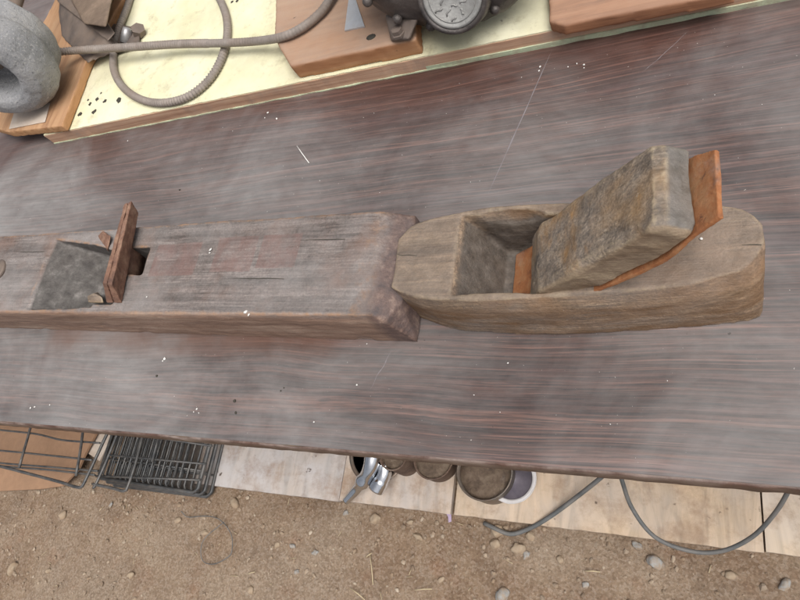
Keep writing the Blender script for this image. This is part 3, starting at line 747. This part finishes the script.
for f in ico(3)[1]: scoop.faces.new([vv[i] for i in f])
cut = hull([sl3(x, y, .8055) for x, y in top] + [sl3(x, y, .825) for x, y in top] + [sl3(x, y, .7515) for x, y in ((-.1485, .214), (-.1485, .2594), (-.137, .2594), (-.137, .212))])
weld_voxel(sbody, .0012, 7, .0008, 40, (cut, scoop), 7, .004)
# long check cracks are modelled as thin dark slivers sunk in the ends
def crackline(pts, parent, name='crack'):
    bm = bmesh.new(); pr = None
    for i, p in enumerate(pts):
        q = Vector(p); t = math.sin(math.pi*(i+.3)/(len(pts)))*.0003+.00008
        v = (bm.verts.new(q+Vector((0, t, 0))), bm.verts.new(q-Vector((0, t, 0))))
        if pr: bm.faces.new((pr[0], pr[1], v[1], v[0]))
        pr = v
    link(name, bm, MT['darkspot'], parent)
def path(pxs, z): return [Vector(sl3(*at(a, b, z))) for a, b in pxs]
crackline(path(((397, 254), (402, 255.5), (409, 255), (417, 256)), T+H+.0004), sp)
crackline(path(((742, 245), (750, 244.5), (757, 244.5), (762, 245)), T+H+.0004), sp)
# blade: follows the bed, then curls upward
prof = [(-.1405, .7530), (-.107, .7790), (-.0714, .8005), (-.0237, .8408), (-.0012, .8725), (.0145, .8905)]
Pp = spline([(x, 0, z) for x, z in prof], .004)
bm = bmesh.new(); ring = []
for i, p in enumerate(Pp):
    t = (Pp[min(i+1, len(Pp)-1)]-Pp[max(i-1, 0)]).normalized(); nn = Vector((-t.z, 0, t.x))
    k = max(0, (p.x+.01)/.025); y0 = .1938+.004*k; y1 = .2560-.0125*k
    ring.append([bm.verts.new(sl3(*(Vector((p.x, y, p.z))+nn*h))) for y, h in ((y0, -.0030), (y1, -.0030), (y1, .0004), (y0, .0004))])
for A, B in zip(ring, ring[1:]):
    for k in range(4): bm.faces.new((A[k], A[(k+1) % 4], B[(k+1) % 4], B[k]))
bm.faces.new(ring[0][::-1]); bm.faces.new(ring[-1]); bmesh.ops.recalc_face_normals(bm, faces=bm.faces)
o = link('blade', bm, MT['rust'], sp); weld_voxel(o, .0008, 1, .0004, 60, (), 3)
# wedge
prof = [(-.1125, .7765), (-.1185, .784), (-.1085, .803), (-.061, .8495), (-.0205, .8890), (-.0120, .8895), (.0020, .8795), (-.0110, .8600), (-.0230, .8437), (-.045, .8245), (-.0714, .8035)]
bm = bmesh.new(); yw0, yw1 = .1945, .2570
cxw, czw = sum(p[0] for p in prof)/len(prof), sum(p[1] for p in prof)/len(prof)
def wring(y, ins):
    out = []
    for k, (x, z) in enumerate(prof):
        d = Vector((cxw-x, 0, czw-z)); d.normalize(); q = ins if 1 <= k <= 6 else 0
        out.append(bm.verts.new(sl3(x+d.x*q, y, z+d.z*q)))
    return out
RG = [wring(yw0, .0060), wring(yw0+.0022, .0022), wring(yw0+.0065, 0), wring(yw1-.004, 0), wring(yw1, .004)]
bm.faces.new(RG[0]); bm.faces.new(RG[-1][::-1])
for A, B in zip(RG, RG[1:]):
    for k in range(len(prof)): bm.faces.new((A[k], B[k], B[(k+1) % len(prof)], A[(k+1) % len(prof)]))
bmesh.ops.recalc_face_normals(bm, faces=bm.faces)
o = link('wedge', bm, MT['wedge'], sp); weld_voxel(o, .0011, 18, .0020, 26, (), 11, .006)

for pp in (((232, 278), (250, 278.5), (268, 278.2), (284, 278.8)), ((300, 240), (322, 239.5), (345, 239)), ((20, 252), (33, 252), (44, 251.5))):
    crackline([inv @ at(a, b, T+H+.0006) for a, b in pp], lp)
# ------------------------------------------------------------------ painted base board with the grinder parts
pb = thing('painted_board', (-.88, .505, T), 'pale yellow painted board with raw brown edge lying along the back of the table', 'board')
PBr = math.atan2(-.012, .98)
pb.rotation_euler = (0, 0, PBr)
inv2 = (Matrix.Translation(pb.location) @ Matrix.Rotation(PBr, 4, 'Z')).inverted()
bm = bmesh.new(); N = 160; L = 1.6
poly = [(L*i/N - .01, .0012*noise.noise(Vector((i*.6, 4, 0)))) for i in range(N+1)] + [(L-.01, .62), (-.01, .62)]
link('panel', prism(poly, .0015, .0185), MT['ply'], pb, smooth=False)
poly = [(L*i/N - .01, .0005+.0018*abs(noise.noise(Vector((i*.5, 9, 0))))) for i in range(N+1)] + [(L-.01, .62), (-.01, .62)]
link('paint_layer', prism(poly, .0186, .0200), MT['yellow'], pb, smooth=False)
poly = [(L*i/N - .01, -.0012-.0016*noise.noise(Vector((i*.37, 14, 0)))) for i in range(N+1)] + [(L-.01, .6), (-.01, .6)]
link('bottom_paint', prism(poly, .0, .0014), MT['greenpaint'], pb, smooth=False)
# green painted run along the right part of the front
poly = [(.62, -.0003), (.70, -.0014), (1.59, -.0016), (1.59, .0), (.62, .0)]
link('green_stripe', prism(poly, .0016, .0058), MT['greenpaint'], pb, smooth=False)
for i, (a, b, r) in enumerate(((80, 114, 1.2), (90, 104, 1), (97, 99, 1), (105, 101, 1.1), (119, 100, 1.5), (94, 112, 1.2), (88, 100, .6), (101, 93, .6), (123, 89, 1), (232, 2, .8), (237, 1, .8))):
    p = inv2 @ at(a, b, T+.0202); bm = bmesh.new(); rr = random.Random(i)
    q = [(p.x+.0042*r*math.cos(t*.7)*rr.uniform(.5, 1.1), p.y+.0042*r*math.sin(t*.7)*rr.uniform(.5, 1.1)) for t in range(9)]
    link('stain', prism(q, .0201, .0204), MT['darkspot'], pb, smooth=False)
BT = T+.020
def block(name, pxs, z0, z1, mat, lab, cat, vox=.002, zz=None):
    top = [at(a, b, z1) for a, b in pxs]; c = top[0].copy()
    bm = prism([(p.x-c.x, p.y-c.y) for p in top], 0, z1-z0)
    o = link(name, bm, MT[mat], loc=(c.x, c.y, z0))
    weld_voxel(o, vox, 2, .0006, 50, (), len(lab)); return tag(o, lab, cat)
# left block (overhangs the end of the board)
tl = thing('wood_block', (0, 0, 0), 'orange wooden block with a pale paper label under the grinding stone', 'block')
zt1 = BT+.014
pts = [at(61, 128, zt1-.006), at(86, 63, zt1), at(120, -20, zt1), at(-40, -10, zt1), at(-40, 100, zt1), at(4, 104, zt1)]
pts = [Vector((-.788, .476)), Vector((-.788, .80)), Vector((-1.02, .80)), Vector((-.925, .476))]
pts = [at(61.5, 126, zt1).xy, at(86, 62, zt1).xy, Vector((-.78, .90)), Vector((-1.0, .90)), at(-12, 126, zt1).xy, at(8, 132, zt1).xy]
o = link('body', prism([(p.x, p.y) for p in pts], BT+.0005, zt1), MT['orangeblock'], tl); weld_voxel(o, .002, 2, .0006, 50, (), 5)
a, b, c, d = at(15, 110, zt1+.0012), at(50, 103, zt1+.0012), at(45, 122, zt1+.0012), at(9, 129, zt1+.0012)
link('paper_label', prism([(q.x, q.y) for q in (a, b, c, d)], zt1+.0008, zt1+.0014), MT['paper'], tl, smooth=False)
# centre block
block('wood_block', ((276, -20), (274, 38), (290, 66), (416, 39), (413, -20)), BT+.0005, BT+.022, 'dustblock', 'dusty reddish wooden block with a cut corner under the dark motor', 'block')
block('wood_block', ((548, -15), (549, 21), (565, 25), (600, 17), (735, -8), (735, -25)), BT+.0005, BT+.014, 'brownblock', 'rough brown wooden strip on the painted board right of the motor', 'block')
p = at(357, 22, BT+.023); q = [at(345, 31, BT+.023), at(365, 27, BT+.023), at(356, 0, BT+.023), at(349, 0, BT+.023)]
tag(link('metal_shim', prism([(s.x-p.x, s.y-p.y) for s in q], 0, .002), MT['shim'], smooth=False, loc=(p.x, p.y, BT+.0222)), 'small pale metal sheet piece on the dusty reddish block', 'metal piece')
p = at(371, 37, BT+.0222); tag(link('hole_disc', lathe([(.0055, -.004), (.0055, .0002), (.003, .001), (.001, .0004)], 9, mtx=Matrix.Diagonal((1.1, .8, 1, 1))), MT['darkspot'], loc=p), 'dark disc painted for the shaded plug in the top of the reddish block', 'borehole')  # dark disc stands in for the shade inside a hole
# arc mark on block front
# motor
mx, my, mz = -.205, .511, BT+.1155
mo = thing('electric_motor', (mx, my, BT), 'greasy dark round motor with a cast metal cap on the painted board', 'motor')
R = Matrix.Translation((0, 0, mz-BT)) @ Matrix.Rotation(math.radians(90), 4, 'X')
body = lathe([(.03, -.20), (.106, -.20), (.1085, -.19), (.1085, -.02), (.104, -.004), (.088, .004), (.055, .008), (.0, .0085)][:-1]+[(.001, .0085)], 64, mtx=R)
o = link('housing', body, MT['motor'], mo); weld_voxel(o, .003, 2, .0035, 22, (), 4)
R2 = Matrix.Translation((.004, -.007, .061)) @ Matrix.Rotation(math.radians(60), 4, 'X')
link('cap_ring', lathe([(.036, -.045), (.036, .002), (.0345, .009), (.0305, .010), (.0300, .006), (.001, .006)], 48, mtx=R2), MT['motor'], mo)
bm = lathe([(.0298, .0), (.0298, .0085), (.027, .0092), (.026, .0082), (.001, .0082)], 48, mtx=R2)
o = link('cap', bm, MT['cast'], mo)
bm = bmesh.new()
rr_ = random.Random(12)
for k in range(17):
    q = rr_.random()*6.28; d = .021*math.sqrt((k+.5)/17); cx, cy = d*math.cos(k*2.4), d*math.sin(k*2.4)
    ln = rr_.uniform(.002, .0045)
    ptsr = [R2 @ Vector((cx+math.cos(q)*ln*(t-2)/2-math.sin(q)*.0012*math.sin(t*1.5), cy+math.sin(q)*ln*(t-2)/2+math.cos(q)*.0012*math.sin(t*1.5), .0083)) for t in range(5)]
    tube(ptsr, .0009, 6, bm)
tube([R2 @ Vector((.0235*math.cos(t*.2), .0235*math.sin(t*.2), .0083)) for t in range(32)], .0007, 6, bm)
link('cap_relief', bm, MT['cast'], mo)
for k in range(7):
    a = math.radians(205+k*22); rr = .093
    p = Vector((rr*math.cos(a), -.004, (mz-BT)+rr*math.sin(a))); bm = bmesh.new()
    vs, fs = ico(2); vv = [bm.verts.new(p+q*.0055) for q in vs]
    for f in fs: bm.faces.new([vv[i] for i in f])
    link('rivet', bm, MT['motor'], mo)
# foot with bolt in front of the motor
fb = at(401, 38, BT+.026); 
bm = hull([Vector(q)-Vector((mx, my, BT)) for q in (at(391, 42, BT+.023), at(411, 41, BT+.023), at(420, 15, BT+.025), at(385, 15, BT+.025), at(393, 40, BT+.029), at(409, 39, BT+.029), at(420, 12, BT+.045), at(385, 14, BT+.045))])
o = link('foot', bm, MT['bracket'], mo); weld_voxel(o, .0018, 5, .001, 60)
bx = fb-Vector((mx, my, BT))
bt = link('bolt', lathe([(.008, .0), (.008, .003), (.0062, .0032), (.0062, .008), (.001, .0085)], 6, mtx=Matrix.Translation((bx.x, bx.y, .031))), MT['bracket'], mo, smooth=False)
# grinding stone
gs = at(-9, 82, .868)
gr = thing('grinding_stone', (gs.x, gs.y, 0), 'thick grey grinding stone with a hole, mounted over the orange block', 'grinding stone')
R3 = Matrix.Translation((0, 0, gs.z)) @ Matrix.Rotation(math.radians(14), 4, 'Z') @ Matrix.Rotation(math.radians(90), 4, 'X')
Rr = .074
prof = [(.020, -.09), (Rr-.004, -.09), (Rr, -.085), (Rr, -.052), (Rr+.004, -.048), (Rr+.006, -.04), (Rr+.006, -.03), (Rr-.001, -.014), (Rr-.012, -.003), (Rr-.026, .001), (.040, .000), (.0355, -.004), (.0325, -.016), (.0305, -.05), (.001, -.05)]
o = link('stone', lathe(prof, 72, mtx=R3), MT['stone'], gr); weld_voxel(o, .0018, 3, .0012, 50, (), 3)
link('shaft', lathe([(.009, -.30), (.009, -.035), (.001, -.035)], 24, mtx=R3), MT['bracket'], gr)
# angle bracket
br = thing('steel_bracket', (0, 0, 0), 'dusty brown steel angle bracket bolted down beside the coiled conduit', 'bracket')
z1, z2 = BT+.032, BT+.075
zb = BT+.016
o = link('side_plate', hull([at(60, -6, zb+.02), at(58, 12, zb), at(62, 40, zb), at(72, 47, zb), at(86, 64, zb), at(126, 50, BT+.004), at(110, 36, zb+.004), at(106, 35, zb+.010), at(72, 2, zb+.016)]), MT['bracket'], br)
weld_voxel(o, .0022, 2, .0008, 40)
o = link('top_flange', hull([at(50, -14, zb+.018), at(80, -16, zb+.018), at(115, 33, zb+.010), at(108, 41, zb+.010), at(58, 2, zb+.018), at(50, -14, zb+.023), at(80, -16, zb+.023), at(115, 33, zb+.014), at(108, 41, zb+.014), at(58, 2, zb+.023)]), MT['bracket'], br)
weld_voxel(o, .0014, 2, .0006, 40)
o = link('foot_plate', hull([at(q, r, z) for z in (BT+.001, BT+.007) for q, r in ((84, 63), (140, 46), (139, 28), (106, 22), (80, 48))]), MT['bracket'], br); weld_voxel(o, .0016, 2, .0006, 50)
o = link('block', hull([at(q, r, z) for z in (BT+.001, BT+.05) for q, r in ((84, 24), (106, 27), (117, -22), (60, -22))]), MT['duskwood'], br); weld_voxel(o, .0022, 3, .0008, 40)
p = at(127, 37, BT+.008)
R4 = Matrix.Translation(p+Vector((0, 0, .002))) @ Matrix.Rotation(math.radians(60), 4, 'Z') @ Matrix.Rotation(math.radians(62), 4, 'Y')
bo = link('bolt', lathe([(.0075, -.01), (.0075, .004), (.0065, .012), (.001, .013)], 20, mtx=R4), MT['bolt'], br)
link('nut', lathe([(.0105, -.002), (.0105, .008), (.001, .009)], 6, mtx=Matrix.Translation(at(139, 32, BT+.007)) @ Matrix.Rotation(.6, 4, 'Y')), MT['bracket'], br, smooth=False)
# conduits
PIT = .0046
rib = lambda r: (lambda s: r*(1+.15*math.sin(2*math.pi*s/PIT)))
z0 = BT+.0065
cp = [at(136, -25, z0), at(128, 5, z0), at(119, 28, z0+.002), at(114, 50, z0), at(114, 70, z0), at(123, 87, z0), at(140, 99, z0), at(161, 103, z0), at(185, 98, z0), at(206, 83, z0), at(220, 62, z0), at(227, 38, z0), at(226, 15, z0), at(217, -6, z0), at(205, -25, z0)]
tag(link('flexible_conduit', tube(spline(cp, .0008), .0050, 12, rad=rib(.0050)), MT['conduit']), 'ribbed grey conduit coiled in a ring on the yellow painted board', 'conduit')
cp = [at(58, 52, z0+.034), at(75, 50.5, z0+.026), at(105, 48.5, z0+.022), at(140, 46.5, z0+.018), at(180, 44, z0+.0125), at(226, 43, z0+.0125), at(258, 41, z0+.012), at(282, 37, z0+.0215), at(300, 29, z0+.023), at(316, 17, z0+.023), at(327, 4, z0+.024), at(338, -20, z0+.03)]
tag(link('flexible_conduit', tube(spline(cp, .0008), .0058, 12, rad=lambda s: .0052*(1+(.15 if s < .30 else .04)*math.sin(2*math.pi*s/PIT))), MT['conduit']), 'dusty grey conduit stretched from the grinding stone to the reddish block, over the coiled one', 'conduit')
